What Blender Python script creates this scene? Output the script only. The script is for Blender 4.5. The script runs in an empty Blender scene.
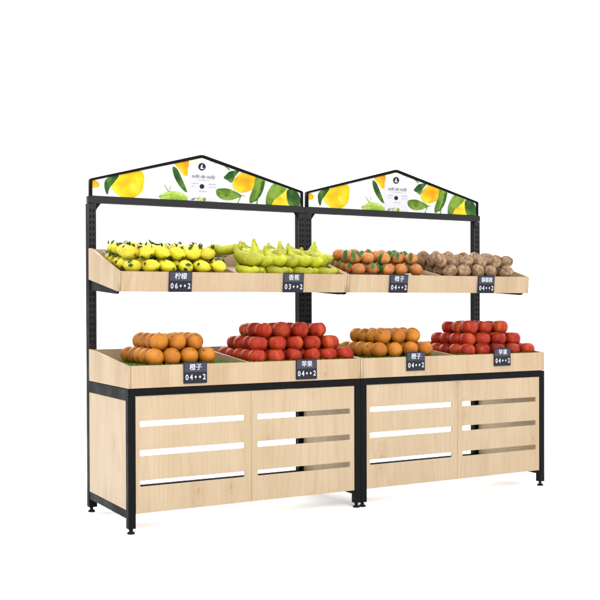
import bpy, bmesh, math, random
from mathutils import Vector, Matrix, noise
random.seed(7)
S = bpy.context.scene
COL = S.collection
PI = math.pi

# ---------------------------------------------------------------- camera
cd = bpy.data.cameras.new('camera'); cam = bpy.data.objects.new('camera', cd); COL.objects.link(cam); S.camera = cam
YAW, PITCH, ROLL = 0.5145, 0.0093, -0.0029
d = Vector((math.sin(YAW)*math.cos(PITCH), math.cos(YAW)*math.cos(PITCH), -math.sin(PITCH)))
r = Vector((math.cos(YAW), -math.sin(YAW), 0)); u = r.cross(d)
r2 = r*math.cos(ROLL)+u*math.sin(ROLL); u2 = -r*math.sin(ROLL)+u*math.cos(ROLL)
m = Matrix((( r2.x, u2.x, -d.x, -1.8729), (r2.y, u2.y, -d.y, -5.2717), (r2.z, u2.z, -d.z, 1.2188), (0, 0, 0, 1)))
cam.matrix_world = m
cd.sensor_width = 36; cd.lens = 1015.44/600*36
cd.shift_x = -5.01/600; cd.shift_y = 14.46/600
cd.clip_start = 0.05; cd.clip_end = 300

# ---------------------------------------------------------------- light: white studio, soft top light, one large softbox
W = bpy.data.worlds.new('World'); S.world = W; W.use_nodes = True
nt = W.node_tree; nt.nodes.clear()
out = nt.nodes.new('ShaderNodeOutputWorld'); bg = nt.nodes.new('ShaderNodeBackground')
tc = nt.nodes.new('ShaderNodeTexCoord'); sx = nt.nodes.new('ShaderNodeSeparateXYZ'); cr = nt.nodes.new('ShaderNodeValToRGB')
nt.links.new(tc.outputs['Generated'], sx.inputs[0]); nt.links.new(sx.outputs['Z'], cr.inputs[0])
cr.color_ramp.elements[0].position = 0.35; cr.color_ramp.elements[0].color = (1, 1, 1, 1)
cr.color_ramp.elements[1].position = 0.95; cr.color_ramp.elements[1].color = (2.1, 2.1, 2.1, 1)
nt.links.new(cr.outputs[0], bg.inputs[0]); bg.inputs[1].default_value = 1.40
nt.links.new(bg.outputs[0], out.inputs[0])

def softbox(name, loc, target, size, power, col=(1, 1, 1)):
    L = bpy.data.lights.new(name, 'AREA'); L.shape = 'RECTANGLE'; L.size = size[0]; L.size_y = size[1]; L.energy = power; L.color = col
    o = bpy.data.objects.new(name, L); COL.objects.link(o); o.location = loc
    o.rotation_euler = (Vector(target)-Vector(loc)).to_track_quat('-Z', 'Y').to_euler()
    return o
softbox('softbox_key', (-0.6, -5.6, 4.4), (1.4, 0.3, 0.9), (2.2, 2.2), 230, (1, .985, .96))
softbox('softbox_back', (2.0, 4.5, 4.5), (1.5, 0.5, 0.0), (9, 3), 480)

S.view_settings.view_transform = 'Standard'; S.view_settings.look = 'None'
S.view_settings.exposure = 0.0; S.view_settings.gamma = 1
S.cycles.max_bounces = 8; S.cycles.diffuse_bounces = 5

# ---------------------------------------------------------------- materials
def base_mat(name, col, rough=.5, spec=.3):
    m = bpy.data.materials.new(name); m.use_nodes = True
    b = m.node_tree.nodes['Principled BSDF']
    b.inputs['Base Color'].default_value = (*col, 1); b.inputs['Roughness'].default_value = rough
    b.inputs['Specular IOR Level'].default_value = spec
    return m, m.node_tree, b
def N(t, kind, **kw):
    n = t.nodes.new(kind)
    for k, v in kw.items():
        if k in n.inputs: n.inputs[k].default_value = v
        else: setattr(n, k, v)
    return n
def ramp(t, src, stops):
    n = t.nodes.new('ShaderNodeValToRGB'); e = n.color_ramp.elements
    while len(e) < len(stops): e.new(.5)
    for i, (p, c) in enumerate(stops):
        e[i].position = p; e[i].color = (*c, 1)
    t.links.new(src, n.inputs[0]); return n.outputs[0]
def mix(t, a, b, f, mode='MIX'):
    n = t.nodes.new('ShaderNodeMix'); n.data_type = 'RGBA'; n.blend_type = mode
    for sock, v in ((n.inputs[6], a), (n.inputs[7], b), (n.inputs[0], f)):
        if isinstance(v, (int, float)): sock.default_value = v
        elif isinstance(v, tuple): sock.default_value = (*v, 1)
        else: t.links.new(v, sock)
    return n.outputs[2]
def bump(t, b, h, strength, dist=.002):
    n = N(t, 'ShaderNodeBump', Strength=strength, Distance=dist); t.links.new(h, n.inputs['Height']); t.links.new(n.outputs[0], b.inputs['Normal'])
def coords(t, scale, rnd=0):
    """object coordinates scaled per axis; rnd shifts them by the object's own random number"""
    c = N(t, 'ShaderNodeTexCoord'); mp = N(t, 'ShaderNodeMapping'); mp.inputs['Scale'].default_value = scale
    src = c.outputs['Object']
    if rnd:
        oi = N(t, 'ShaderNodeObjectInfo'); mu = N(t, 'ShaderNodeMath', operation='MULTIPLY'); mu.inputs[1].default_value = rnd
        t.links.new(oi.outputs['Random'], mu.inputs[0])
        ad = N(t, 'ShaderNodeVectorMath', operation='ADD'); t.links.new(src, ad.inputs[0]); t.links.new(mu.outputs[0], ad.inputs[1]); src = ad.outputs[0]
    t.links.new(src, mp.inputs[0]); return mp.outputs[0]

def wood(name, tone=(1, 1, 1), block=.0, rnd=3.0):
    m, t, b = base_mat(name, (.5, .4, .27), .5, .2)
    v = coords(t, (1, 1, .16), rnd)
    # slow figure, fine grain running up the board, thin growth lines and an odd knot
    n1 = N(t, 'ShaderNodeTexNoise', Scale=10, Detail=5, Roughness=.55, Distortion=.35); t.links.new(v, n1.inputs['Vector'])
    wv = N(t, 'ShaderNodeTexWave', Scale=9, Distortion=26, Detail=2, wave_type='BANDS', bands_direction='X'); wv.inputs['Detail Scale'].default_value = .55; wv.inputs['Detail Roughness'].default_value = .45
    t.links.new(coords(t, (1, 1, .10), rnd), wv.inputs['Vector'])
    v2 = coords(t, (1, 1, .045), rnd)
    n2 = N(t, 'ShaderNodeTexNoise', Scale=190, Detail=3, Roughness=.6); t.links.new(v2, n2.inputs['Vector'])
    v3 = coords(t, (1, 1, .6), rnd)
    n3 = N(t, 'ShaderNodeTexNoise', Scale=3.6, Detail=3, Roughness=.55); t.links.new(v3, n3.inputs['Vector'])
    T = lambda c: tuple(a*k for a, k in zip(c, tone))
    c = ramp(t, n1.outputs[0], [(.28, T((.545, .41, .262))), (.5, T((.585, .45, .295))), (.72, T((.615, .482, .325)))])
    c = mix(t, c, T((.44, .30, .165)), ramp(t, wv.outputs['Fac'], [(.74, (0, 0, 0)), (1, (.24, .24, .24))]))
    c = mix(t, c, T((.42, .29, .165)), ramp(t, n2.outputs[0], [(.52, (0, 0, 0)), (.78, (.30, .30, .30))]))
    c = mix(t, c, T((.53, .38, .225)), ramp(t, n3.outputs[0], [(.46, (0, 0, 0)), (.78, (.55, .55, .55))]))
    kn = N(t, 'ShaderNodeTexVoronoi', voronoi_dimensions='2D', Scale=2.7)
    dn = N(t, 'ShaderNodeTexNoise', Scale=30, Detail=3); t.links.new(coords(t, (1, 1, .5), rnd), dn.inputs['Vector'])
    dm = N(t, 'ShaderNodeVectorMath', operation='MULTIPLY_ADD'); dm.inputs[1].default_value = (.05, .05, .05)
    ks = N(t, 'ShaderNodeSeparateXYZ'); t.links.new(coords(t, (1, 1, .50), rnd), ks.inputs[0])
    ka = N(t, 'ShaderNodeMath', operation='ADD'); t.links.new(ks.outputs['X'], ka.inputs[0]); t.links.new(ks.outputs['Y'], ka.inputs[1])
    kc = N(t, 'ShaderNodeCombineXYZ'); t.links.new(ka.outputs[0], kc.inputs['X']); t.links.new(ks.outputs['Z'], kc.inputs['Y'])
    t.links.new(dn.outputs['Color'], dm.inputs[0]); t.links.new(kc.outputs[0], dm.inputs[2]); t.links.new(dm.outputs[0], kn.inputs['Vector'])
    c = mix(t, c, T((.38, .225, .11)), ramp(t, kn.outputs['Distance'], [(.0, (.55,)*3), (.025, (.40,)*3), (.04, (.10,)*3), (.06, (.26,)*3), (.08, (.05,)*3), (.11, (.15,)*3), (.16, (0, 0, 0))]))
    if block:
        # glued-up staves: each stave about `block` wide with a tone of its own
        cc = N(t, 'ShaderNodeTexCoord'); sp = N(t, 'ShaderNodeSeparateXYZ'); t.links.new(cc.outputs['Object'], sp.inputs[0])
        a = N(t, 'ShaderNodeMath', operation='ADD'); t.links.new(sp.outputs['X'], a.inputs[0]); t.links.new(sp.outputs['Y'], a.inputs[1])
        dv = N(t, 'ShaderNodeMath', operation='DIVIDE'); dv.inputs[1].default_value = block; t.links.new(a.outputs[0], dv.inputs[0])
        fl = N(t, 'ShaderNodeMath', operation='FLOOR'); t.links.new(dv.outputs[0], fl.inputs[0])
        wn = N(t, 'ShaderNodeTexWhiteNoise', noise_dimensions='1D'); t.links.new(fl.outputs[0], wn.inputs['W'])
        c = mix(t, c, ramp(t, wn.outputs['Value'], [(0, (.90, .87, .82)), (.5, (.97, .955, .93)), (1, (1, 1, 1))]), 1.0, 'MULTIPLY')
        fr = N(t, 'ShaderNodeMath', operation='FRACT'); t.links.new(dv.outputs[0], fr.inputs[0])
        c = mix(t, c, T((.37, .25, .15)), ramp(t, fr.outputs[0], [(0, (.55,)*3), (.022, (0, 0, 0))]))
    t.links.new(c, b.inputs['Base Color'])
    bump(t, b, n2.outputs[0], .12, .001)
    b.inputs['Roughness'].default_value = .5
    return m
M = {}
M['panel'] = wood('maple_panel', (.585, .585, .59))
M['tray'] = wood('maple_staves', (.60, .59, .595), block=.118)
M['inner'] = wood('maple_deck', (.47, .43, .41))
def metal(name, col, rough, spec):
    m, t, b = base_mat(name, col, rough, spec)
    v = coords(t, (1, 1, 1)); n = N(t, 'ShaderNodeTexNoise', Scale=420, Detail=2); t.links.new(v, n.inputs['Vector'])
    bump(t, b, n.outputs[0], .10, .0006)
    n2 = N(t, 'ShaderNodeTexNoise', Scale=7, Detail=5); t.links.new(v, n2.inputs['Vector'])
    t.links.new(ramp(t, n2.outputs[0], [(.35, (rough-.06,)*3), (.7, (rough+.1,)*3)]), b.inputs['Roughness'])
    return m
M['black'] = metal('black_powder_coat', (.004, .004, .0045), .55, .06)
M['grey'] = metal('charcoal_powder_coat', (.013, .013, .0135), .5, .17)
M['rubber'] = base_mat('black_rubber', (.006, .006, .006), .7, .15)[0]
M['tag'] = base_mat('tag_slate', (.014, .015, .021), .55, .12)[0]
M['tag_light'] = base_mat('tag_slate_pale', (.034, .034, .050), .5, .15)[0]
M['tag_white'] = base_mat('tag_lettering', (.42, .43, .47), .6, .2)[0]
M['print_white'] = base_mat('print_white', (.62, .63, .62), .6, .15)[0]
M['print_card'] = base_mat('print_card', (.445, .445, .48), .6, .15)[0]
M['print_ink'] = base_mat('print_ink', (.010, .010, .012), .6, .15)[0]
M['print_soft_ink'] = base_mat('print_soft_ink', (.07, .07, .07), .6, .15)[0]
def printed(name, a, c, e, scale=14, ax='X'):
    m, t, b = base_mat(name, a, .6, .15)
    v = coords(t, (1, 1, 1)); n = N(t, 'ShaderNodeTexNoise', Scale=scale, Detail=2, Roughness=.4, Distortion=.3); t.links.new(v, n.inputs['Vector'])
    t.links.new(ramp(t, n.outputs[0], [(.32, a), (.5, c), (.66, e)]), b.inputs['Base Color']); return m
M['p_yellow'] = printed('print_lemon', (.44, .29, .004), (.50, .37, .005), (.52, .43, .03))
M['p_orange'] = printed('print_ripe_lemon', (.45, .19, .003), (.49, .28, .004), (.51, .38, .015))
M['p_dark'] = printed('print_dark_leaf', (.010, .040, .007), (.022, .075, .010), (.055, .13, .022), 18)
M['p_mid'] = printed('print_leaf', (.035, .085, .007), (.070, .145, .010), (.14, .23, .03), 18)
M['p_lime'] = printed('print_lime_leaf', (.12, .23, .02), (.23, .35, .035), (.36, .45, .14), 16)
M['p_pale'] = printed('print_pale_lime', (.62, .75, .30), (.72, .82, .45), (.79, .82, .68), 16)

def skin(name, stops, scale, rough, spec, pore=0, pores=90, stretch=(1, 1, 1), sat=0, sss=0):
    m, t, b = base_mat(name, stops[0][1], rough, spec)
    v = coords(t, stretch, 9.0)
    n = N(t, 'ShaderNodeTexNoise', Scale=scale, Detail=4, Roughness=.6, Distortion=.4); t.links.new(v, n.inputs['Vector'])
    c = ramp(t, n.outputs[0], stops)
    oi = N(t, 'ShaderNodeObjectInfo')
    c = mix(t, c, ramp(t, oi.outputs['Random'], [(0, (.76, .70, .70)), (.35, (.93, .90, .88)), (.7, (1, 1, 1)), (1, (1.0, 1.0, .85))]), 1.0, 'MULTIPLY')
    t.links.new(c, b.inputs['Base Color'])
    if pore:
        vo = N(t, 'ShaderNodeTexVoronoi', Scale=pores); t.links.new(coords(t, (1, 1, 1)), vo.inputs['Vector'])
        bump(t, b, vo.outputs['Distance'], pore, .0012)
    if sss:
        b.inputs['Subsurface Weight'].default_value = sss; b.inputs['Subsurface Radius'].default_value = (.012, .005, .002)
    return m
M['orange'] = skin('orange_peel', [(.3, (.235, .072, .006)), (.5, (.335, .115, .009)), (.7, (.41, .160, .015))], 14, .42, .2, .35, 260)
M['tangerine'] = skin('tangerine_peel', [(.3, (.25, .080, .016)), (.5, (.36, .130, .028)), (.72, (.45, .20, .06))], 30, .5, .25, .4, 220)
M['apple'] = skin('apple_skin', [(.30, (.15, .007, .003)), (.48, (.245, .016, .006)), (.62, (.31, .040, .011)), (.78, (.39, .12, .027))], 15, .36, .14, 0, 0, (1, 1, .35))
M['lemon'] = skin('lemon_peel', [(.3, (.40, .33, .008)), (.5, (.52, .455, .012)), (.72, (.57, .53, .05))], 20, .45, .3, .4, 200)
M['banana'] = skin('banana_skin', [(.3, (.19, .215, .004)), (.5, (.295, .315, .006)), (.72, (.41, .42, .012))], 16, .45, .3)
M['banana_tip'] = base_mat('banana_tip', (.17, .18, .02), .6, .2)[0]
M['kiwi'] = skin('kiwi_skin', [(.28, (.085, .052, .030)), (.44, (.18, .112, .068)), (.58, (.28, .185, .118)), (.72, (.42, .31, .215))], 34, .85, .12, .9, 170)
M['leaf'] = skin('leaf_green', [(.3, (.010, .030, .006)), (.5, (.024, .062, .010)), (.7, (.05, .11, .016))], 30, .5, .25)
M['leaf_bright'] = skin('leaf_bright_green', [(.3, (.008, .05, .006)), (.5, (.016, .09, .010)), (.7, (.04, .14, .018))], 30, .5, .25)
M['grass'] = skin('plastic_grass', [(.3, (.018, .085, .008)), (.5, (.06, .17, .02)), (.64, (.12, .20, .03)), (.75, (.30, .32, .09))], 90, .55, .2)
M['stem'] = base_mat('fruit_stem', (.06, .045, .02), .7, .2)[0]

def floor_mat():
    m, t, b = base_mat('white_studio_floor', (.93, .93, .93), .8, .05)
    v = coords(t, (1, 1, 1)); n = N(t, 'ShaderNodeTexNoise', Scale=3, Detail=3); t.links.new(v, n.inputs['Vector'])
    t.links.new(ramp(t, n.outputs[0], [(.3, (.95, .95, .95)), (.7, (.965, .965, .965))]), b.inputs['Base Color']); return m
M['floor'] = floor_mat()

# ---------------------------------------------------------------- mesh helpers
def link(name, me, mats, parent=None, smooth=False):
    if not isinstance(mats, (list, tuple)): mats = [mats]
    for mm in mats: me.materials.append(mm)
    if smooth:
        for p in me.polygons: p.use_smooth = True
    o = bpy.data.objects.new(name, me); COL.objects.link(o)
    if parent: o.parent = parent
    return o
def from_bm(name, bm, mats, parent=None, smooth=False):
    me = bpy.data.meshes.new(name); bm.normal_update(); bm.to_mesh(me); bm.free()
    return link(name, me, mats, parent, smooth)
def box_bm(bm, x0, x1, y0, y1, z0, z1, bev=0.0, mi=0):
    ret = bmesh.ops.create_cube(bm, size=1)
    vs = ret['verts']
    for v in vs:
        v.co = Vector(((x0+x1)/2+v.co.x*(x1-x0), (y0+y1)/2+v.co.y*(y1-y0), (z0+z1)/2+v.co.z*(z1-z0)))
    fs = set(f for v in vs for f in v.link_faces)
    for f in fs: f.material_index = mi
    if bev:
        es = list(set(e for v in vs for e in v.link_edges))
        bmesh.ops.bevel(bm, geom=es, offset=bev, segments=2, affect='EDGES', profile=.6)
def box(name, x0, x1, y0, y1, z0, z1, mat, parent=None, bev=.002):
    bm = bmesh.new(); box_bm(bm, x0, x1, y0, y1, z0, z1, bev); return from_bm(name, bm, mat, parent)
def cyl_bm(bm, c, rad, z0, z1, seg=24, rad2=None):
    mt = Matrix.Translation((c[0], c[1], (z0+z1)/2))
    bmesh.ops.create_cone(bm, cap_ends=True, segments=seg, radius1=rad, radius2=rad if rad2 is None else rad2, depth=z1-z0, matrix=mt)
def plate_mesh(name, outline, holes, th, bev=.0015):
    """flat plate with holes from 2D loops (u,v); lies in local XY with thickness th centred on 0"""
    cu = bpy.data.curves.new(name, 'CURVE'); cu.dimensions = '2D'; cu.fill_mode = 'BOTH'
    cu.extrude = max(th/2-bev, 0); cu.bevel_depth = bev; cu.bevel_resolution = 1; cu.offset = -bev
    for lp in [outline]+list(holes):
        s = cu.splines.new('POLY'); s.points.add(len(lp)-1); s.use_cyclic_u = True
        for p, q in zip(s.points, lp): p.co = (q[0], q[1], 0, 1)
    o = bpy.data.objects.new(name, cu); COL.objects.link(o)
    dg = bpy.context.evaluated_depsgraph_get(); dg.update()
    me = bpy.data.meshes.new_from_object(o.evaluated_get(dg)); bpy.data.objects.remove(o); bpy.data.curves.remove(cu)
    me.name = name; me.materials.clear(); return me
def plate_xz(name, outline, holes, y0, y1, mat, parent, bev=.0015):
    me = plate_mesh(name, outline, holes, y1-y0, bev)
    me.transform(Matrix(((1, 0, 0, 0), (0, 0, 1, (y0+y1)/2), (0, 1, 0, 0), (0, 0, 0, 1)))); me.flip_normals()
    return link(name, me, mat, parent)
def plate_yz(name, outline, holes, x0, x1, mat, parent, bev=.0015):
    me = plate_mesh(name, outline, holes, x1-x0, bev)
    me.transform(Matrix(((0, 0, 1, (x0+x1)/2), (1, 0, 0, 0), (0, 1, 0, 0), (0, 0, 0, 1))))
    return link(name, me, mat, parent)
def rrect(x0, x1, z0, z1, rad, n=4):
    pts = []
    for cx, cz, a0 in ((x1-rad, z1-rad, 0), (x0+rad, z1-rad, 90), (x0+rad, z0+rad, 180), (x1-rad, z0+rad, 270)):
        for k in range(n+1):
            a = math.radians(a0+90*k/n); pts.append((cx+rad*math.cos(a), cz+rad*math.sin(a)))
    return pts
def text_mesh(s, size, thick=.0006, offs=0.0, shear=0.0, width=1.0):
    cu = bpy.data.curves.new('lettering', 'FONT'); cu.body = s; cu.size = size; cu.extrude = thick; cu.offset = offs; cu.shear = shear
    cu.align_x = 'CENTER'; cu.align_y = 'CENTER'; cu.resolution_u = 3
    o = bpy.data.objects.new('lettering', cu); COL.objects.link(o)
    dg = bpy.context.evaluated_depsgraph_get(); dg.update()
    me = bpy.data.meshes.new_from_object(o.evaluated_get(dg)); bpy.data.objects.remove(o); bpy.data.curves.remove(cu)
    me.materials.clear()
    me.transform(Matrix.Diagonal((width, 1, 1, 1)))
    me.transform(Matrix(((1, 0, 0, 0), (0, 0, -1, 0), (0, 1, 0, 0), (0, 0, 0, 1))))   # upright, facing -Y
    return me
def add_mesh(bm, me, loc=(0, 0, 0), mi=0):
    n0 = len(bm.faces); nv = len(bm.verts)
    bm.from_mesh(me); bm.verts.ensure_lookup_table(); bm.faces.ensure_lookup_table()
    for v in bm.verts[nv:]: v.co += Vector(loc)
    for f in bm.faces[n0:]: f.material_index = mi
    bpy.data.meshes.remove(me)
def tag(o, label, cat, group=None, kind=None):
    o['label'] = label; o['category'] = cat
    if group: o['group'] = group
    if kind: o['kind'] = kind
def empty(name, loc=(0, 0, 0), rot=(0, 0, 0)):
    o = bpy.data.objects.new(name, None); COL.objects.link(o); o.location = loc; o.rotation_euler = rot; o.empty_display_size = .1; return o
def copy_tree(o, parent=None):
    c = o.copy(); COL.objects.link(c); c.parent = parent
    for ch in [x for x in bpy.data.objects if x.parent == o]: copy_tree(ch, c)
    return c

# ---------------------------------------------------------------- setting
FZ = -.030
bm = bmesh.new()
bmesh.ops.create_circle(bm, cap_ends=True, segments=96, radius=60, matrix=Matrix.Translation((0, 0, FZ)))
fl = from_bm('floor', bm, M['floor']); fl['kind'] = 'structure'

# ---------------------------------------------------------------- the stand
WD, D, H, HT, YU = 1.5, .741, .763, 1.880, .691
ZT = H+.003                   # lower tray stands here
T = .018
def spline_loop(pts, n=5):
    res = []; L = len(pts)
    for i in range(L):
        p0, p1, p2, p3 = (Vector(pts[(i+k-1) % L]) for k in range(4))
        for k in range(n):
            t = k/n
            res.append(tuple(.5*((2*p1)+(p2-p0)*t+(2*p0-5*p1+4*p2-p3)*t*t+(3*p1-p0-3*p2+p3)*t**3)))
    return res
def clip_loop(loop, edges):
    """keep the printed shape inside the convex sign outline"""
    for (nx, nz, c) in edges:
        res = []
        for i in range(len(loop)):
            a, b = loop[i], loop[(i+1) % len(loop)]
            da, db = nx*a[0]+nz*a[1]-c, nx*b[0]+nz*b[1]-c
            if da <= 0: res.append(a)
            if (da < 0 < db) or (db < 0 < da):
                t = da/(da-db); res.append((a[0]+(b[0]-a[0])*t, a[1]+(b[1]-a[1])*t))
        loop = res
        if len(loop) < 3: return []
    return loop
# outlines of the printed fruit and leaves, in metres on the board (x, z)
PRINT = [
    ('p_orange', 1, [(0.023, 1.977), (0.057, 1.974), (0.076, 1.956), (0.068, 1.936), (0.04, 1.93), (0.023, 1.939)]),
    ('p_yellow', 1, [(0.196, 2.01), (0.249, 2.035), (0.332, 2.054), (0.362, 2.025), (0.36, 1.98), (0.349, 1.928), (0.307, 1.89), (0.248, 1.876), (0.195, 1.892), (0.155, 1.931), (0.164, 1.969)]),
    ('p_dark', 1, [(0.114, 1.983), (0.143, 2.004), (0.199, 2.016), (0.172, 1.975), (0.141, 1.934), (0.126, 1.894), (0.111, 1.918), (0.106, 1.954)]),
    ('p_lime', 1, [(0.457, 1.9), (0.488, 1.922), (0.537, 1.938), (0.599, 1.936), (0.651, 1.904), (0.646, 1.872), (0.549, 1.867), (0.488, 1.878)]),
    ('p_mid', 0, [(0.493, 1.973), (0.498, 1.974), (0.527, 1.933), (0.522, 1.93)]),
    ('p_mid', 0, [(0.535, 1.978), (0.538, 1.978), (0.532, 1.936), (0.527, 1.935)]),
    ('p_pale', 1, [(0.647, 2.135), (0.687, 2.167), (0.763, 2.19), (0.802, 2.175), (0.789, 2.145), (0.725, 2.129), (0.668, 2.11)]),
    ('p_orange', 1, [(0.565, 2.112), (0.587, 2.149), (0.65, 2.153), (0.662, 2.125), (0.653, 2.049), (0.63, 2.038), (0.599, 2.071)]),
    ('p_dark', 1, [(0.552, 2.091), (0.581, 2.079), (0.612, 2.023), (0.649, 1.937), (0.611, 1.956), (0.574, 2.004), (0.553, 2.054)]),
    ('print_card', 0, [(0.653, 2.093), (0.85, 2.131), (0.854, 1.883), (0.652, 1.874)]),
    ('p_pale', 1, [(0.665, 2.128), (0.725, 2.153), (0.808, 2.165), (0.8, 2.141), (0.725, 2.122), (0.673, 2.101)]),
    ('print_ink', 0, [(0.777, 2.105), (0.776, 2.1), (0.774, 2.094), (0.771, 2.09), (0.767, 2.086), (0.762, 2.082), (0.756, 2.08), (0.75, 2.079), (0.744, 2.079), (0.739, 2.081), (0.734, 2.083), (0.73, 2.087), (0.727, 2.091), (0.725, 2.096), (0.724, 2.102), (0.725, 2.107), (0.727, 2.112), (0.73, 2.117), (0.734, 2.121), (0.739, 2.124), (0.745, 2.127), (0.75, 2.128), (0.756, 2.127), (0.762, 2.126), (0.767, 2.123), (0.771, 2.12), (0.774, 2.115), (0.776, 2.11)]),
    ('print_card', 0, [(0.738, 2.093), (0.749, 2.118), (0.753, 2.119), (0.756, 2.108), (0.75, 2.099), (0.764, 2.095), (0.762, 2.09), (0.744, 2.089)]),
    ('print_ink', 0, [(0.766, 1.979), (0.766, 1.974), (0.763, 1.969), (0.76, 1.966), (0.755, 1.963), (0.75, 1.962), (0.745, 1.963), (0.74, 1.965), (0.736, 1.968), (0.734, 1.972), (0.733, 1.977), (0.734, 1.981), (0.737, 1.986), (0.74, 1.989), (0.745, 1.992), (0.75, 1.993), (0.755, 1.992), (0.76, 1.99), (0.763, 1.987), (0.766, 1.983)]),
    ('p_dark', 1, [(0.902, 2.042), (0.922, 2.065), (0.95, 2.087), (1.012, 2.092), (0.984, 2.055), (0.959, 2.014), (0.93, 2.027)]),
    ('p_mid', 0, [(0.904, 2.12), (0.91, 2.123), (0.949, 2.098), (0.944, 2.092)]),
    ('p_orange', 1, [(0.965, 2.008), (0.984, 2.044), (1.031, 2.081), (1.102, 2.076), (1.145, 2.053), (1.135, 2.003), (1.094, 1.97), (1.038, 1.954), (0.984, 1.967)]),
    ('p_mid', 1, [(0.853, 1.964), (0.914, 1.975), (0.968, 1.964), (1.027, 1.934), (0.971, 1.905), (0.906, 1.9), (0.857, 1.925)]),
    ('p_mid', 0, [(1.018, 1.936), (1.024, 1.939), (1.057, 1.931), (1.056, 1.927)]),
    ('p_mid', 0, [(1.024, 1.935), (1.031, 1.934), (1.005, 1.882), (0.997, 1.881)]),
    ('p_mid', 1, [(1.138, 2.06), (1.199, 2.045), (1.193, 1.992), (1.165, 1.933), (1.117, 1.896), (1.09, 1.891), (1.09, 1.93), (1.118, 1.995)]),
    ('p_dark', 1, [(1.181, 2.027), (1.196, 2.028), (1.186, 1.97), (1.149, 1.917), (1.122, 1.899), (1.157, 1.954)]),
    ('p_mid', 0, [(1.144, 1.918), (1.151, 1.918), (1.143, 1.88), (1.135, 1.879)]),
    ('p_yellow', 1, [(1.343, 1.993), (1.381, 1.966), (1.381, 1.876), (1.245, 1.87), (1.267, 1.924), (1.303, 1.969)]),
    ('p_orange', 1, [(1.276, 1.925), (1.302, 1.94), (1.335, 1.927), (1.327, 1.879), (1.262, 1.877)]),
    ('p_mid', 1, [(1.23, 1.98), (1.27, 2.021), (1.36, 1.997), (1.322, 1.956), (1.27, 1.917), (1.24, 1.87), (1.213, 1.869), (1.208, 1.926)]),
    ('p_dark', 1, [(1.368, 1.987), (1.434, 1.983), (1.467, 1.934), (1.454, 1.871), (1.401, 1.868), (1.368, 1.915)]),
    ('p_mid', 0, [(0.676, 1.894), (0.697, 1.898), (0.697, 1.891), (0.676, 1.887)]),
    ('p_lime', 1, [(0.721, 1.902), (0.739, 1.911), (0.748, 1.897), (0.739, 1.883), (0.724, 1.882)]),
    ('p_mid', 1, [(0.754, 1.895), (0.766, 1.907), (0.775, 1.896), (0.766, 1.882)]),
    ('p_mid', 0, [(0.1278, 1.9031), (0.1301, 1.9393), (0.1515, 1.9744), (0.1838, 1.9983), (0.1842, 1.9977), (0.1525, 1.9736), (0.1319, 1.9387), (0.1302, 1.9029)]),
    ('p_mid', 0, [(0.4628, 1.9012), (0.5239, 1.913), (0.5861, 1.9127), (0.6421, 1.8903), (0.6419, 1.8897), (0.5859, 1.9113), (0.5241, 1.911), (0.4632, 1.8988)]),
    ('p_mid', 0, [(0.5571, 2.0876), (0.5848, 2.0395), (0.6156, 1.9834), (0.6453, 1.9422), (0.6447, 1.9418), (0.6144, 1.9826), (0.5832, 2.0385), (0.5549, 2.0864)]),
    ('p_mid', 0, [(0.9068, 2.0432), (0.9447, 2.0498), (0.9838, 2.0693), (0.9842, 2.0687), (0.9453, 2.0482), (0.9072, 2.0408)]),
    ('p_lime', 0, [(0.8572, 1.9541), (0.9061, 1.9448), (0.9681, 1.9386), (1.023, 1.9333), (1.023, 1.9327), (0.9679, 1.9374), (0.9059, 1.9432), (0.8568, 1.9519)]),
    ('p_lime', 0, [(1.1661, 2.0398), (1.1548, 1.9897), (1.1255, 1.9307), (1.1003, 1.8978), (1.0997, 1.8982), (1.1245, 1.9313), (1.1532, 1.9903), (1.1639, 2.0402)]),
    ('p_lime', 0, [(1.3195, 1.983), (1.2785, 1.9603), (1.2455, 1.9227), (1.2293, 1.8789), (1.2287, 1.8791), (1.2445, 1.9233), (1.2775, 1.9617), (1.3185, 1.985)]),
    ('p_mid', 0, [(1.4021, 1.9815), (1.4218, 1.9392), (1.4314, 1.8781), (1.4306, 1.8779), (1.4202, 1.9388), (1.3999, 1.9805)]),
]

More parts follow.
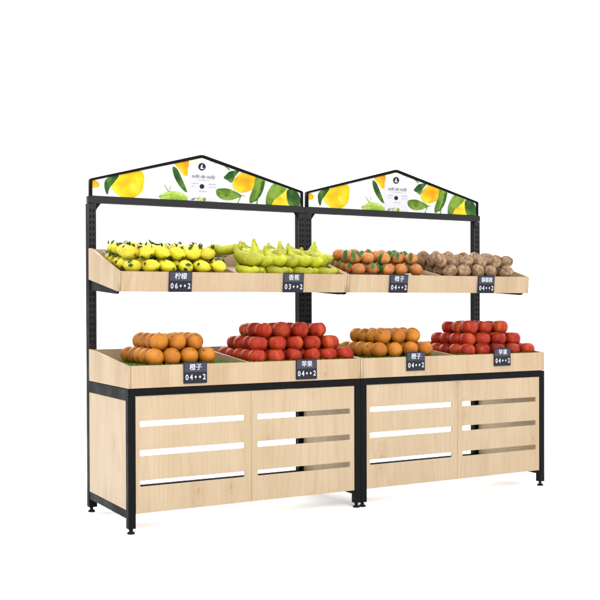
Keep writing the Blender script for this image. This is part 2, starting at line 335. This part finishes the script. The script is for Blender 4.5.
def tray_set(P, name, prof, deck_pts, front_prof, div_prof, back_z, yb):
    """a wooden tray: prof/div_prof are (y,z) outlines of the side and middle boards"""
    tr = empty(name); tr.parent = P
    g = .0015
    plate_yz('side_board', prof, [], g, T, M['tray'], tr)
    plate_yz('side_board', prof, [], WD-T, WD-g, M['tray'], tr)
    plate_yz('divider', div_prof, [], .729, .743, M['tray'], tr, .001)
    # front board, tilted as the side boards' front edge
    (y0, z0), (y1, z1) = front_prof
    bm = bmesh.new(); th = .016
    n = Vector((0, z1-z0, -(y1-y0))).normalized()
    for x0, x1 in ((T+.0008, WD-T-.0008),):
        vs = [bm.verts.new((x, y+n.y*t_, z+n.z*t_)) for x in (x0, x1) for (y, z, t_) in ((y0, z0, -.0012), (y1, z1, -.0012), (y1, z1, th), (y0, z0, th))]
        for f in ((0, 1, 2, 3), (7, 6, 5, 4), (0, 4, 5, 1), (1, 5, 6, 2), (2, 6, 7, 3), (3, 7, 4, 0)): bm.faces.new([vs[i] for i in f])
    bmesh.ops.recalc_face_normals(bm, faces=bm.faces); bmesh.ops.bevel(bm, geom=list(bm.edges), offset=.0012, segments=2, affect='EDGES')
    from_bm('front_board', bm, M['tray'], tr)
    box('back_board', T+.001, WD-T-.001, yb-.014, yb-.001, back_z[0], back_z[1], M['tray'], tr, .001)
    (ya, za), (yc, zc) = deck_pts
    bm = bmesh.new()
    vs = [bm.verts.new((x, y, z)) for x in (T+.001, WD-T-.001) for (y, z) in ((ya, za), (yc, zc), (yc, zc-.01), (ya, za-.01))]
    for f in ((0, 1, 2, 3), (7, 6, 5, 4), (0, 4, 5, 1), (1, 5, 6, 2), (2, 6, 7, 3), (3, 7, 4, 0)): bm.faces.new([vs[i] for i in f])
    bmesh.ops.recalc_face_normals(bm, faces=bm.faces)
    from_bm('deck', bm, M['inner'], tr)
    return tr

def make_stand():
    P = empty('fruit_display_stand', (0, 0, FZ))
    Q = empty('x'); bpy.data.objects.remove(Q)
    tb = .044
    K = M['black']
    for x in (0, WD-.044):
        box('front_post', x+.0008, x+.0432, 0, .04, -FZ*0, H-.0405, K, P, .002)
    for x in (0, WD-.052):
        # slotted upright: folded channel, its face pierced by two columns of slots
        u = box('upright', x+.0008, x+.0512, YU+.004, D, 0, 1.836, M['black'], P, .0015)
        holes = []
        z = .99
        while z < 1.80:
            for hx in (.0155, .0345): holes.append(rrect(x+hx-.0038, x+hx+.0038, z, z+.021, .003, 2))
            z += .036
        f = plate_xz('slotted_face', [(x+.0012, .80), (x+.0508, .80), (x+.0508, 1.835), (x+.0012, 1.835)], holes, YU, YU+.0035, M['grey'], u, .0003)
    box('front_beam', .0008, WD-.0008, 0, .04, H-.040, H, K, P)
    box('rear_beam', .053, WD-.053, YU+.005, YU+.040, H-.040, H, K, P)
    for x in (0, WD-.044):
        box('side_beam', x+.0008, x+.0432, .0405, YU+.003, H-.064, H, K, P)
        box('side_rail', x+.003, x+.040, .0405, YU+.003, .052, .097, K, P)
    box('rear_rail', .053, WD-.053, YU+.008, YU+.04, .060, .104, K, P)
    for x in (.003, WD-.015):
        box('end_panel', x, x+.012, .041, YU+.002, .0985, H-.0655, M['panel'], P, .001)
    z0, z1 = .079, .7215
    def slots(xa, xb): return [rrect(xa, xb, a, b, .007, 3) for a, b in ((.2255, .2580), (.3925, .4255), (.5535, .5845))]
    plate_xz('front_panel', [(.045, z0), (.7493, z0), (.7493, z1), (.045, z1)], slots(.070, .707), .004, .016, M['panel'], P, .001)
    plate_xz('front_panel', [(.7508, z0), (WD-.045, z0), (WD-.045, z1), (.7508, z1)], slots(.791, 1.425), .004, .016, M['panel'], P, .001)
    for x in (.022, WD-.022):
        for y in (.02, YU+.026):
            bm = bmesh.new()
            cyl_bm(bm, (x, y), .0065, -.018, 0, 16); cyl_bm(bm, (x, y), .0115, -.012, -.005, 6)
            cyl_bm(bm, (x, y), .021, -.030, -.022, 28); cyl_bm(bm, (x, y), .021, -.022, -.015, 28, .010)
            from_bm('levelling_foot', bm, M['rubber'], P)
    # lower tray
    tray_set(P, 'lower_tray', [(.0, ZT), (YU-.001, ZT), (YU-.001, .957), (YU-.02, .957), (.0, .889)],
             ((.017, .866), (YU-.016, .866)), ((-.0005+.0, ZT), (.0, .889)),
             [(.0175, .876), (.0175, .890), (YU-.016, .950), (YU-.016, .876)], (ZT, .955), YU)
    # upper tray, tilted towards the customer
    tray_set(P, 'upper_tray', [(.163, 1.297), (YU-.001, 1.376), (YU-.001, 1.563), (YU-.032, 1.563), (.151, 1.410)],
             ((.170, 1.398), (YU-.016, 1.472)), ((.163, 1.297), (.151, 1.410)),
             [(.170, 1.402), (.169, 1.414), (YU-.016, 1.520), (YU-.016, 1.476)], (1.378, 1.560), YU)
    for x in (.012, WD-.026):
        plate_yz('shelf_bracket', [(YU-.0005, 1.372), (YU-.0005, 1.312), (.225, 1.2845), (.205, 1.291), (.205, 1.3005)], [], x, x+.014, K, P, .001)
    # header
    box('header_beam', .0008, WD-.0008, YU-.004, YU+.036, 1.838, HT, M['grey'], P, .0025)
    for s in (0, 1):
        f = (lambda x: x) if s == 0 else (lambda x: WD-x)
        plate_xz('gusset', [(f(.052), 1.8375), (f(.083), 1.8375), (f(.071), 1.822), (f(.057), 1.803), (f(.052), 1.790)], [], YU+.006, YU+.011, K, P, .0006)
    hd = empty('header_sign'); hd.parent = P
    i0 = .012
    outer = [(i0, HT), (i0, 1.978), (.02, 1.986), (.738, 2.177), (.762, 2.177), (WD-.02, 1.986), (WD-i0, 1.978), (WD-i0, HT)]
    w = .017
    inner = [(i0+w, HT+.0025), (i0+w, 1.974), (.745, 2.158), (.755, 2.158), (WD-i0-w, 1.974), (WD-i0-w, HT+.0025)]
    plate_xz('header_frame', outer, [inner], YU, YU+.028, K, hd, .002)
    # the printed board: white sheet with the fruit print laid on in thin ink layers
    bm = bmesh.new()
    pen = [(i0+w-.002, HT+.001), (WD-i0-w+.002, HT+.001), (WD-i0-w+.002, 1.975), (.75, 2.161), (i0+w-.002, 1.975)]
    ys = YU+.012
    sl = (2.160-1.9745)/(.75-i0-w)
    nl = math.hypot(1, sl)
    edges = [(-1, 0, -(i0+w)), (1, 0, WD-i0-w), (0, -1, -(HT+.002)),
             (-sl/nl, 1/nl, (1.9745-sl*(i0+w))/nl), (sl/nl, 1/nl, (1.9745+sl*(WD-i0-w))/nl)]
    vf = [bm.verts.new((x, ys, z)) for x, z in pen]; vb = [bm.verts.new((x, ys+.006, z)) for x, z in pen]
    bm.faces.new(vf); bm.faces.new(vb[::-1])
    for i in range(5): bm.faces.new((vf[i], vb[i], vb[(i+1) % 5], vf[(i+1) % 5]))
    names = ['print_white', 'p_yellow', 'p_orange', 'p_dark', 'p_mid', 'p_lime', 'p_pale', 'print_card', 'print_ink', 'print_soft_ink']
    for k, (mn, smooth, loop) in enumerate(PRINT):
        lp = clip_loop(spline_loop(loop) if smooth else loop, edges)
        if len(lp) < 3: continue
        y = ys-.00025*(k+1)
        vs = [bm.verts.new((x, y, z)) for x, z in lp]
        f = bm.faces.new(vs); f.material_index = names.index(mn)
        bm.normal_update()
        if f.normal.y > 0: f.normal_flip()
    bmesh.ops.triangulate(bm, faces=[f for f in bm.faces if len(f.verts) > 4])
    yt = ys-.00025*(len(PRINT)+3)
    cx = .757
    add_mesh(bm, text_mesh('sufe de nully', .032, .0001, .0, .3), (cx, yt, 2.0405), 9)
    # the small print is too small to read in place: rows of fine broken strokes
    rs = random.Random(4)
    for x, z, w_, h_ in ((cx, 2.017, .078, .0045), (cx-.062, 1.994, .052, .006), (cx-.062, 1.975, .046, .005), (cx+.062, 1.994, .050, .006), (cx+.062, 1.975, .046, .005), (cx, 1.946, .060, .005), (cx-.05, 1.899, .045, .007)):
        q = x-w_/2
        while q < x+w_/2:
            st = rs.uniform(.0015, .004)
            if rs.random() > .14:
                z0_, z1_ = z-h_/2*rs.uniform(.5, 1), z+h_/2*rs.uniform(.5, 1)
                f = bm.faces.new([bm.verts.new(c) for c in ((q, yt, z0_), (q+st*.6, yt, z0_), (q+st*.6, yt, z1_), (q, yt, z1_))]); f.material_index = 9
            q += st+.0008
    from_bm('header_print', bm, [M[n] for n in names], hd)
    for o in [P]+[x for x in bpy.data.objects]:
        pass
    return P

stand = make_stand()
for ch in [x for x in bpy.data.objects if x.parent == stand]: ch.location.z -= FZ
stand2 = copy_tree(stand); stand2.location.x = WD
tag(stand, 'black metal and pale wood fruit stand holding the lemons and green bananas', 'display stand', 'fruit display stands side by side')
tag(stand2, 'black metal and pale wood fruit stand holding the brown kiwis and tangerines', 'display stand', 'fruit display stands side by side')

# ---------------------------------------------------------------- price tags
def price_tag(loc, name, price, label, tilt=0):
    P = empty('price_tag', loc, (tilt, 0, 0))
    w, h, t = .142, .120, .007
    bm = bmesh.new()
    box_bm(bm, -w/2, w/2, -t, 0, 0, h, .0025)
    from_bm('backing_board', bm, M['tag'], P)
    box('name_strip', -w/2+.004, w/2-.004, -t-.0018, -t+.001, h*.53, h-.005, M['tag_light'], P, .0008)
    nw = .038 if len(name) == 2 else .036
    from_bm_parts = bmesh.new()
    for q, (ox, oz) in enumerate(((-.0007, 0), (.0007, 0), (0, .0005))):
        add_mesh(from_bm_parts, text_mesh(name, nw, .0005, 0, 0, 1.0 if len(name) == 2 else .88), (ox, -t-.0026-.0002*q, h*.745+oz))
    from_bm('name_lettering', from_bm_parts, M['tag_white'], P)
    digs = bmesh.new(); cells = bmesh.new()
    for k, chv in enumerate(price):
        x = (k-2)*.0262
        box_bm(cells, x-.0118, x+.0118, -t-.0012, -t+.001, .008, h*.50, .0005)
        if chv == '*':
            vs = [digs.verts.new((x+rr*math.cos(a), -t-.0022, .036+rr*1.25*math.sin(a))) for a, rr in ((PI*q/6, .0074 if q % 3 == 0 else .0046) for q in range(12))]
            digs.faces.new(vs[::-1])
        else:
            add_mesh(digs, text_mesh(chv, .043, .0004, .0006, 0, .86), (x, -t-.0018, .034))
    from_bm('digit_card', cells, M['tag'], P); from_bm('price_lettering', digs, M['tag_white'], P)
    tag(P, label, 'price tag', 'price tags on the tray fronts')
    return P
yl = -.0035
for x, z, n, p, lb in ((.3945, .781, '橙子', '04**2', 'small dark price tag on the left stand below the oranges, lower tray'),
                       (1.112, .776, '苹果', '04**2', 'small dark price tag on the left stand below the apples, lower tray'),
                       (1.909, .800, '橙子', '04**2', 'small dark price tag on the right stand in front of the oranges'),
                       (2.6185, .808, '苹果', '04**2', 'small dark price tag on the right stand in front of the apples')):
    price_tag((x, yl, z), n, p, lb)
tl = math.atan2(.012, .113)
for x, n, p, lb in ((.371, '柠檬', '06**2', 'small dark price tag under the lemons on the upper tray'),
                    (1.110, '香蕉', '03**2', 'small dark price tag under the green bananas on the upper tray'),
                    (1.887, '橙子', '04**2', 'small dark price tag under the leafy tangerines on the upper tray'),
                    (2.609, '猕猴桃', '04**2', 'small dark price tag under the brown kiwis, its name three characters long')):
    price_tag((x, .1575, 1.296), n, p, lb, tl)

# ---------------------------------------------------------------- fruit meshes
def lathe(prof, seg=28, warp=0, wf=12, seed=0, sx=1, sy=1):
    bm = bmesh.new(); rings = []
    for (rr, z) in prof:
        if rr < 1e-6: rings.append([bm.verts.new((0, 0, z))])
        else: rings.append([bm.verts.new((rr*math.cos(2*PI*k/seg), rr*math.sin(2*PI*k/seg), z)) for k in range(seg)])
    for a, b in zip(rings, rings[1:]):
        for k in range(seg):
            k2 = (k+1) % seg
            if len(a) == 1: bm.faces.new((a[0], b[k2], b[k]))
            elif len(b) == 1: bm.faces.new((a[k], a[k2], b[0]))
            else: bm.faces.new((a[k], a[k2], b[k2], b[k]))
    bmesh.ops.recalc_face_normals(bm, faces=bm.faces)
    for v in bm.verts:
        v.co.x *= sx; v.co.y *= sy
        if warp:
            nn = noise.noise(v.co*wf+Vector((seed*7.3, seed*1.7, seed)))
            v.co *= 1+warp*nn
    return bm
def sphere_prof(R, n=16, squash=1.0, top=0.0, bot=0.0):
    """profile from bottom pole to top pole; top/bot add stem and blossom dimples"""
    p = []
    for k in range(n+1):
        a = -PI/2+PI*k/n
        rr, z = R*math.cos(a), R*squash*math.sin(a)
        if top and z > 0: z -= top*R*math.exp(-(rr/(R*.28))**2)
        if bot and z < 0: z += bot*R*math.exp(-(rr/(R*.22))**2)
        p.append((0 if k in (0, n) else rr, z))
    return p
def leaf_bm(bm, base, direction, up, L, Wd, curl=.25, n=6):
    """a leaf: tapered, folded along its midrib and curled"""
    dv = Vector(direction).normalized(); upv = Vector(up); sd = dv.cross(upv).normalized(); nv = sd.cross(dv).normalized()
    rows = []
    for k in range(n+1):
        t = k/n; w = Wd*math.sin(PI*min(1, t*.93+.05))**.8*.5
        if k == n: w = .0008
        c = Vector(base)+dv*(L*t)-nv*(curl*L*t*t)
        rows.append((bm.verts.new(c+sd*w+nv*w*.35), bm.verts.new(c), bm.verts.new(c-sd*w+nv*w*.35)))
    for a, b in zip(rows, rows[1:]):
        bm.faces.new((a[0], b[0], b[1], a[1])); bm.faces.new((a[1], b[1], b[2], a[2]))
def tube_bm(bm, pts, rads, seg=8, cap=True, flat=1.0):
    rings = []
    prev = None
    for i, p in enumerate(pts):
        p = Vector(p); a = Vector(pts[max(i-1, 0)]); b = Vector(pts[min(i+1, len(pts)-1)])
        tdir = (b-a).normalized(); ref = Vector((1, 0, 0)) if abs(tdir.x) < .85 else Vector((0, 0, 1))
        s = ref-tdir*ref.dot(tdir); s.normalize()
        if prev is not None:
            s = prev-tdir*prev.dot(tdir); s.normalize()
        prev = s; q = tdir.cross(s)
        rings.append([bm.verts.new(p+(s*math.cos(2*PI*k/seg)+q*math.sin(2*PI*k/seg)*flat)*rads[i]) for k in range(seg)])
    for a, b in zip(rings, rings[1:]):
        for k in range(seg): bm.faces.new((a[k], a[(k+1) % seg], b[(k+1) % seg], b[k]))
    if cap:
        bm.faces.new(rings[0][::-1]); bm.faces.new(rings[-1])
    return rings

ORD = ['front', 'second', 'third', 'fourth', 'fifth', 'sixth']
NTH = ['first', 'second', 'third', 'fourth', 'fifth', 'sixth', 'seventh']
def pile(protos, base_name, layers, origin, adj, where, cat, group, rot, jit=.004, slope=0, pos=None):
    """layers: (layer name, x0, dx, nx, y0, dy, ny, z). Every fruit is a copy of one of the protos with a label of its own."""
    for (ln, x0, dx, nx, y0, dy, ny, z) in layers:
        for j in range(ny):
            for i in range(nx):
                o = copy_tree(random.choice(protos))
                jx, jy, jz = (random.uniform(-jit, jit) for _ in range(3))
                y = y0+dy*j+jy
                o.location = (origin+x0+dx*i+jx, y, z+slope*(y-y0)+jz*.4)
                o.rotation_euler = rot(i, j)
                s = random.uniform(.955, 1.035); o.scale = (s, s*random.uniform(.985, 1.015), s*random.uniform(.97, 1.03))
                tag(o, f'{adj}, {ln} layer, {ORD[j]} row, {NTH[i]} from left, {where}', cat, group)
def kill(protos):
    for p in protos:
        for ch in [x for x in bpy.data.objects if x.parent == p]: bpy.data.objects.remove(ch)
        bpy.data.objects.remove(p)
def smooth_bm(name, bm, mat, parent=None): return from_bm(name, bm, mat, parent, True)

# oranges
def make_orange(k, R, mat='orange', sq=.96):
    o = smooth_bm('orange', lathe(sphere_prof(R, 18, sq, .07, .03), 32, .03, 14, k), M[mat])
    bm = bmesh.new(); zt = R*sq-R*.075
    cyl_bm(bm, (0, 0), .0028, zt, zt+.0035, 8, .0022)
    for q in range(5):
        a = 2*PI*q/5
        leaf_bm(bm, (0, 0, zt+.001), (math.cos(a), math.sin(a), .1), (0, 0, 1), .0065, .005, .1, 3)
    from_bm('calyx', bm, M['leaf_bright'], o, True)
    return o
def rot_any(i, j): return (random.uniform(-.9, .9), random.uniform(-.9, .9), random.uniform(0, 6.28))
po = [make_orange(k, .0520) for k in range(3)]
pile(po, 'orange', [('bottom', .185, .108, 4, .088, .099, 5, .929), ('top', .238, .108, 3, .138, .099, 4, 1.011)],
     0, 'waxy orange', 'lower tray, left stand', 'orange', 'oranges piled in the left lower tray', rot_any)
pile(po, 'orange', [('bottom', .196, .118, 4, .088, .099, 5, .931), ('top', .252, .118, 3, .138, .099, 4, 1.018)],
     WD, 'waxy orange', 'lower tray, right stand', 'orange', 'oranges piled in the right lower tray', rot_any)
kill(po)

# apples
def make_apple(k, R=.0570):
    prof = []
    n = 18
    for q in range(n+1):
        a = -PI/2+PI*q/n
        rr = R*abs(math.cos(a))**.82; z = R*.87*math.sin(a)
        if z > 0: rr *= 1.0; z -= R*.30*math.exp(-(rr/(R*.36))**2)
        else: rr *= 1-.10*(-math.sin(a))**2; z += R*.16*math.exp(-(rr/(R*.28))**2)
        prof.append((0 if q in (0, n) else rr, z))
    o = smooth_bm('apple', lathe(prof, 30, .05, 10, k+20), M['apple'])
    bm = bmesh.new(); z0 = R*.50
    tube_bm(bm, [(0, 0, z0), (.001, 0, z0+.010), (.003, .001, z0+.016)], [.0014, .0012, .0017], 6)
    from_bm('stem', bm, M['stem'], o, True)
    return o
def rot_apple(i, j): return (random.uniform(-.22, .22), random.uniform(-.22, .22), random.uniform(0, 6.28))
pa = [make_apple(k) for k in range(3)]
pile(pa, 'apple', [('bottom', .828, .1215, 6, .078, .108, 5, .911), ('middle', .862, .1225, 5, .128, .108, 4, .986), ('top', .915, .1245, 4, .176, .108, 3, 1.065)],
     0, 'shiny red apple', 'lower tray, left stand', 'apple', 'red apples piled in the left lower tray', rot_apple)
pile(pa, 'apple', [('bottom', .888, .1300, 5, .078, .108, 5, .910), ('middle', .930, .1320, 4, .128, .108, 4, .983), ('top', .982, .1345, 3, .176, .108, 3, 1.062)],
     WD, 'shiny red apple', 'lower tray, right stand', 'apple', 'red apples piled in the right lower tray', rot_apple)
kill(pa)

# lemons with their leaves
def make_lemon(k):
    R, L = .0375, .050; prof = []
    n = 20
    for q in range(n+1):
        t = -1+2*q/n
        rr = R*math.sqrt(max(0, 1-t*t))**.95
        z = L*t
        if abs(t) > .86: z += math.copysign((abs(t)-.86)/.14*.010, t); rr = max(rr*.72, .0)
        prof.append((0 if q in (0, n) else rr, z))
    bm = lathe(prof, 26, .05, 18, k+40)
    bm.transform(Matrix.Rotation(PI/2, 4, 'Y'))
    o = smooth_bm('lemon', bm, M['lemon'])
    rs = random.Random(k)
    for q in range(2):
        bm = bmesh.new(); s = -1 if q else 1
        for e in range(2 if q else 4):
            a = rs.uniform(0, 6.28)
            leaf_bm(bm, (s*.036, .027*math.cos(a), .027*math.sin(a)), (-s*rs.uniform(-.2, .75), math.cos(a)*.8, math.sin(a)*.8), (s*.5, math.cos(a), math.sin(a)), rs.uniform(.026, .038), .019, .15)
        from_bm('foliage', bm, M['leaf'], o, True)
    return o
def rot_lemon(i, j): return (random.uniform(-.5, .5), random.uniform(-.25, .25), random.uniform(-.5, .5)+random.choice((0, PI)))
pl = [make_lemon(k) for k in range(5)]
pile(pl, 'lemon', [('bottom', .102, .109, 6, .212, .088, 5, 1.444), ('top', .108, .098, 6, .262, .088, 4, 1.522)],
     0, 'yellow lemon', 'upper tray, left stand', 'lemon', 'lemons piled in the upper tray', rot_lemon, .006, .15)
kill(pl)

# artificial leaf sprigs among the lemons
def sprig(loc, rz, label, n=11, L=.13, lift=.35, seed=1):
    rs = random.Random(seed)
    o = empty('leaf_sprig', loc, (0, 0, rz))
    pts = [(L*t, .01*math.sin(5*t), lift*L*t-.25*L*t*t) for t in (0, .25, .5, .75, 1)]
    bm = bmesh.new(); tube_bm(bm, pts, [.0018, .0016, .0014, .0011, .0007], 6)
    from_bm('twig', bm, M['stem'], o, True)
    bm = bmesh.new()
    for k in range(n):
        t = (k+.6)/n; s = 1 if k % 2 else -1
        base = (L*t, .01*math.sin(5*t), lift*L*t-.25*L*t*t)
        leaf_bm(bm, base, (rs.uniform(.2, .9), s*rs.uniform(.5, 1), rs.uniform(-.1, .7)), (0, 0, 1), rs.uniform(.028, .044), rs.uniform(.015, .021), rs.uniform(.1, .5))
    from_bm('foliage', bm, M['leaf'], o, True)
    tag(o, label, 'leaf sprig', 'leaf sprigs tucked among the lemons')
sprig((.170, .58, 1.530), PI*.95, 'dark green leaf sprig at the back corner beside the black upright', 11, .10, .30, 1)
sprig((.130, .42, 1.500), PI*1.0, 'dark green leaf sprig leaning on the tray side left of the lemons', 8, .06, .5, 5)
sprig((.610, .34, 1.500), -.15, 'dark green leaf sprig between the lemons and the long banana', 13, .12, .30, 2)
sprig((.600, .27, 1.470), .35, 'dark green leaf sprig low over the right end of the lemons', 10, .10, .25, 3)

# bananas: each bunch is a thing, each finger a part
def make_bunch(name, xs, seed, L=.19, fat=.036, neck=.11, lean=0.0):
    """crown on top, fingers draping down and forward with the rounded tips towards -Y"""
    rs = random.Random(seed); P = empty(name)
    crown = Vector((lean, .060, neck))
    for k, x in enumerate(xs):
        l = L*rs.uniform(.94, 1.05); dx = rs.uniform(-.006, .006)
        ctrl = [crown+Vector((x*.18, 0, -.004)), Vector((lean*.6+x*.55, .050, neck*.62)), Vector((x*.92+lean*.15, .032, neck*.22)), Vector((x+dx, -.004, -.004)),
                Vector((x+dx, -.28*l+.004, -.012)), Vector((x+dx*1.5, -.44*l, .004)), Vector((x+dx*2, -.50*l, .013))]
        fr = [.34, .52, .88, 1.02, .98, .72, .34]
        pts = []; rad = []
        for i in range(len(ctrl)-1):
            p0, p1, p2, p3 = ctrl[max(i-1, 0)], ctrl[i], ctrl[i+1], ctrl[min(i+2, len(ctrl)-1)]
            for q in range(4):
                t = q/4
                pts.append(.5*((2*p1)+(p2-p0)*t+(2*p0-5*p1+4*p2-p3)*t*t+(3*p1-p0-3*p2+p3)*t**3)); rad.append(fat*(fr[i]+(fr[i+1]-fr[i])*t))
        pts.append(ctrl[-1]); rad.append(fat*.13)
        bm = bmesh.new(); tube_bm(bm, pts, rad, 11)
        bm.faces.ensure_lookup_table(); bm.faces[-1].material_index = 1
        for v in bm.verts: v.co += Vector((1, 1, 1))*.0018*noise.noise(v.co*38+Vector((seed, k*3, 0)))
        from_bm('banana', bm, [M['banana'], M['banana_tip']], P, True)
    bm = bmesh.new(); tube_bm(bm, [crown+Vector((0, 0, -.022)), crown+Vector((lean*.1, .003, .004)), crown+Vector((lean*.25, .005, .022))], [.019, .0135, .0095], 10)
    from_bm('crown', bm, M['banana'], P, True)
    return P
BG = 'green banana bunches heaped in the upper tray'
def put_bunch(xs, seed, loc, rot, label, **kw):
    o = make_bunch('banana_bunch', xs, seed, **kw); o.location = loc; o.rotation_euler = rot
    tag(o, label, 'banana bunch', BG)
for k, (x, xs) in enumerate(((.865, (-.045, .045)), (1.065, (-.060, .030)), (1.255, (-.060, .030)), (1.405, (-.040, .030)))):
    put_bunch(xs, 10+k, (x, .275, 1.427), (-.05, 0, random.uniform(.6, .85)),
              f'green banana bunch at the tray front, bottom layer, {["leftmost", "second from left", "third from left", "rightmost"][k]}', fat=.033, L=.17, neck=.04)
put_bunch((-.012, .036), 30, (.862, .305, 1.503), (0, 0, 1.0), 'green banana bunch at the left end of the top layer, its fat fingers turned sideways', fat=.042, L=.20, neck=.065)
for k, (x, nk, ft, ln, lb) in enumerate((
        (.975, .112, .036, .020, 'green banana bunch with a tall pointed stalk, right beside the fat sideways fingers'),
        (1.068, .066, .037, .0, 'green banana bunch with a short stalk, between the two tall pointed stalks'),
        (1.152, .104, .036, .030, 'green banana bunch with a tall pointed stalk in the middle of the top layer'),
        (1.240, .070, .036, -.01, 'green banana bunch with a short stalk, right of the middle tall stalk'),
        (1.325, .066, .035, .0, 'green banana bunch with a short stalk in front of the paired black uprights'))):
    put_bunch((-.028, .034), 31+k, (x, .312, 1.497+.004*(k % 2)), (0, 0, .62+.06*(k % 2)), lb, fat=ft, neck=nk, lean=ln, L=.185)
put_bunch((-.046, .0, .046), 51, (.950, .43, 1.540), (0, 0, .1), 'green banana bunch in the back row, leftmost, behind the fat top fingers', neck=.055, fat=.038)
put_bunch((-.05, -.002, .044), 52, (1.11, .43, 1.540), (0, 0, -.15), 'green banana bunch in the back row, between the tall stalks', neck=.055, fat=.038)
put_bunch((-.05, -.002, .044), 53, (1.27, .43, 1.540), (0, 0, .1), 'green banana bunch in the back row, right of the middle tall stalk', neck=.055, fat=.038)
put_bunch((-.03, .022), 54, (1.412, .375, 1.522), (.05, .0, .30), 'green banana bunch rising highest at the right end of the upper tray', neck=.082, fat=.040, lean=.030)
put_bunch((-.034, .030), 71, (.835, .45, 1.568), (0, -.06, -PI/2-.05), 'long green bananas lying sideways over the tray divider by the lemons', L=.30, fat=.030, neck=.03)

# tangerines with leaves
def make_tang(k):
    R = .0445
    o = smooth_bm('tangerine', lathe(sphere_prof(R, 16, .90, .12, .06), 28, .06, 16, k+60), M['tangerine'])
    bm = bmesh.new(); rs = random.Random(k+5)
    for q in range((1, 2, 0, 1)[k]):
        a = math.radians(205)+q*math.radians(62)+rs.uniform(-.2, .2); rows = []; w = rs.uniform(.010, .0145)
        for e in range(9):
            t = e/8; th = math.radians(16+96*t); h = w*math.sin(PI*min(1, .1+.88*t))**.7
            rr = R*1.045+.004*t*t; er = Vector((math.cos(a)*math.sin(th), math.sin(a)*math.sin(th), math.cos(th)*.93)); sd = Vector((-math.sin(a), math.cos(a), 0))
            rows.append([bm.verts.new(er*(rr+.0015*abs(f))+sd*h*f) for f in (1, 0, -1)])
        for r0, r1 in zip(rows, rows[1:]):
            bm.faces.new((r0[0], r1[0], r1[1], r0[1])); bm.faces.new((r0[1], r1[1], r1[2], r0[2]))
    if bm.verts: from_bm('foliage', bm, M['leaf_bright'], o, True)
    bm = bmesh.new(); tube_bm(bm, [(0, 0, R*.74), (.001, 0, R*.95), (-.004, .001, R*1.05)], [.0022, .0018, .0016], 6)
    from_bm('stem', bm, M['leaf_bright'], o, True)
    return o
pt = [make_tang(k) for k in range(4)]
def rot_t(i, j): return (random.uniform(-.3, .3), random.uniform(-.35, .2), random.uniform(-.6, .9) if random.random() < .75 else random.uniform(2, 4))
pile(pt, 'tangerine', [('bottom', .128, .109, 5, .216, .094, 4, 1.450), ('top', .118, .111, 5, .262, .094, 3, 1.524)],
     WD, 'leafy orange tangerine', 'upper tray, right stand', 'tangerine', 'tangerines with leaves in the upper tray', rot_t, .007, .15)
kill(pt)

# kiwis
def make_kiwi(k):
    bm = lathe(sphere_prof(.0465, 16, 1.16, .0, .0), 26, .24, 16, k+80, 1, .92)
    o = smooth_bm('kiwi', bm, M['kiwi'])
    bm = bmesh.new(); cyl_bm(bm, (0, 0), .004, .0515, .0560, 8, .0025); from_bm('stem_end', bm, M['stem'], o)
    return o
pk = [make_kiwi(k) for k in range(5)]
def rot_k(i, j): return (random.uniform(-1.5, 1.5), random.uniform(-1.2, 1.2), random.uniform(0, 6.28))
pile(pk, 'kiwi', [('bottom', .852, .122, 5, .218, .105, 4, 1.447), ('top', .810, .1135, 6, .262, .105, 3, 1.512)],
     WD, 'rough brown kiwi', 'upper tray, right stand', 'kiwi', 'brown kiwis heaped in the upper tray', rot_k, .010, .15)
kill(pk)

# plastic grass under the lower-tray fruit
def grass_mat(x0, x1, label, seed, n=2600):
    rs = random.Random(seed); bm = bmesh.new()
    box_bm(bm, x0, x1, .0175, YU-.0165, .8665, .8695)
    for k in range(n):
        x = rs.uniform(x0+.003, x1-.003); y = .02+(YU-.045)*rs.random()**2.2
        h = rs.uniform(.012, .026)*(1.25 if y < .07 else 1); a = rs.uniform(0, 6.28); w = .0016; dx, dy = math.cos(a)*w, math.sin(a)*w
        lx, ly = rs.uniform(-.010, .010), rs.uniform(-.008, .008)
        p = [bm.verts.new(c) for c in ((x-dx, y-dy, .869), (x+dx, y+dy, .869), (x+lx*.4+dx, y+ly*.4+dy, .869+h*.6), (x+lx*.4-dx, y+ly*.4-dy, .869+h*.6), (x+lx, y+ly, .869+h))]
        bm.faces.new((p[0], p[1], p[2], p[3])); bm.faces.new((p[3], p[2], p[4]))
    o = from_bm('grass_mat', bm, M['grass'])
    tag(o, label, 'grass mat', 'plastic grass mats under the fruit')
grass_mat(.0195, .7275, 'green plastic grass mat under the oranges in the left stand', 1)
grass_mat(.7445, 1.480, 'green plastic grass mat under the apples in the left stand', 2)
grass_mat(WD+.0195, WD+.7275, 'green plastic grass mat under the oranges in the right stand', 3)
grass_mat(WD+.7445, WD+1.480, 'green plastic grass mat under the apples in the right stand', 4)
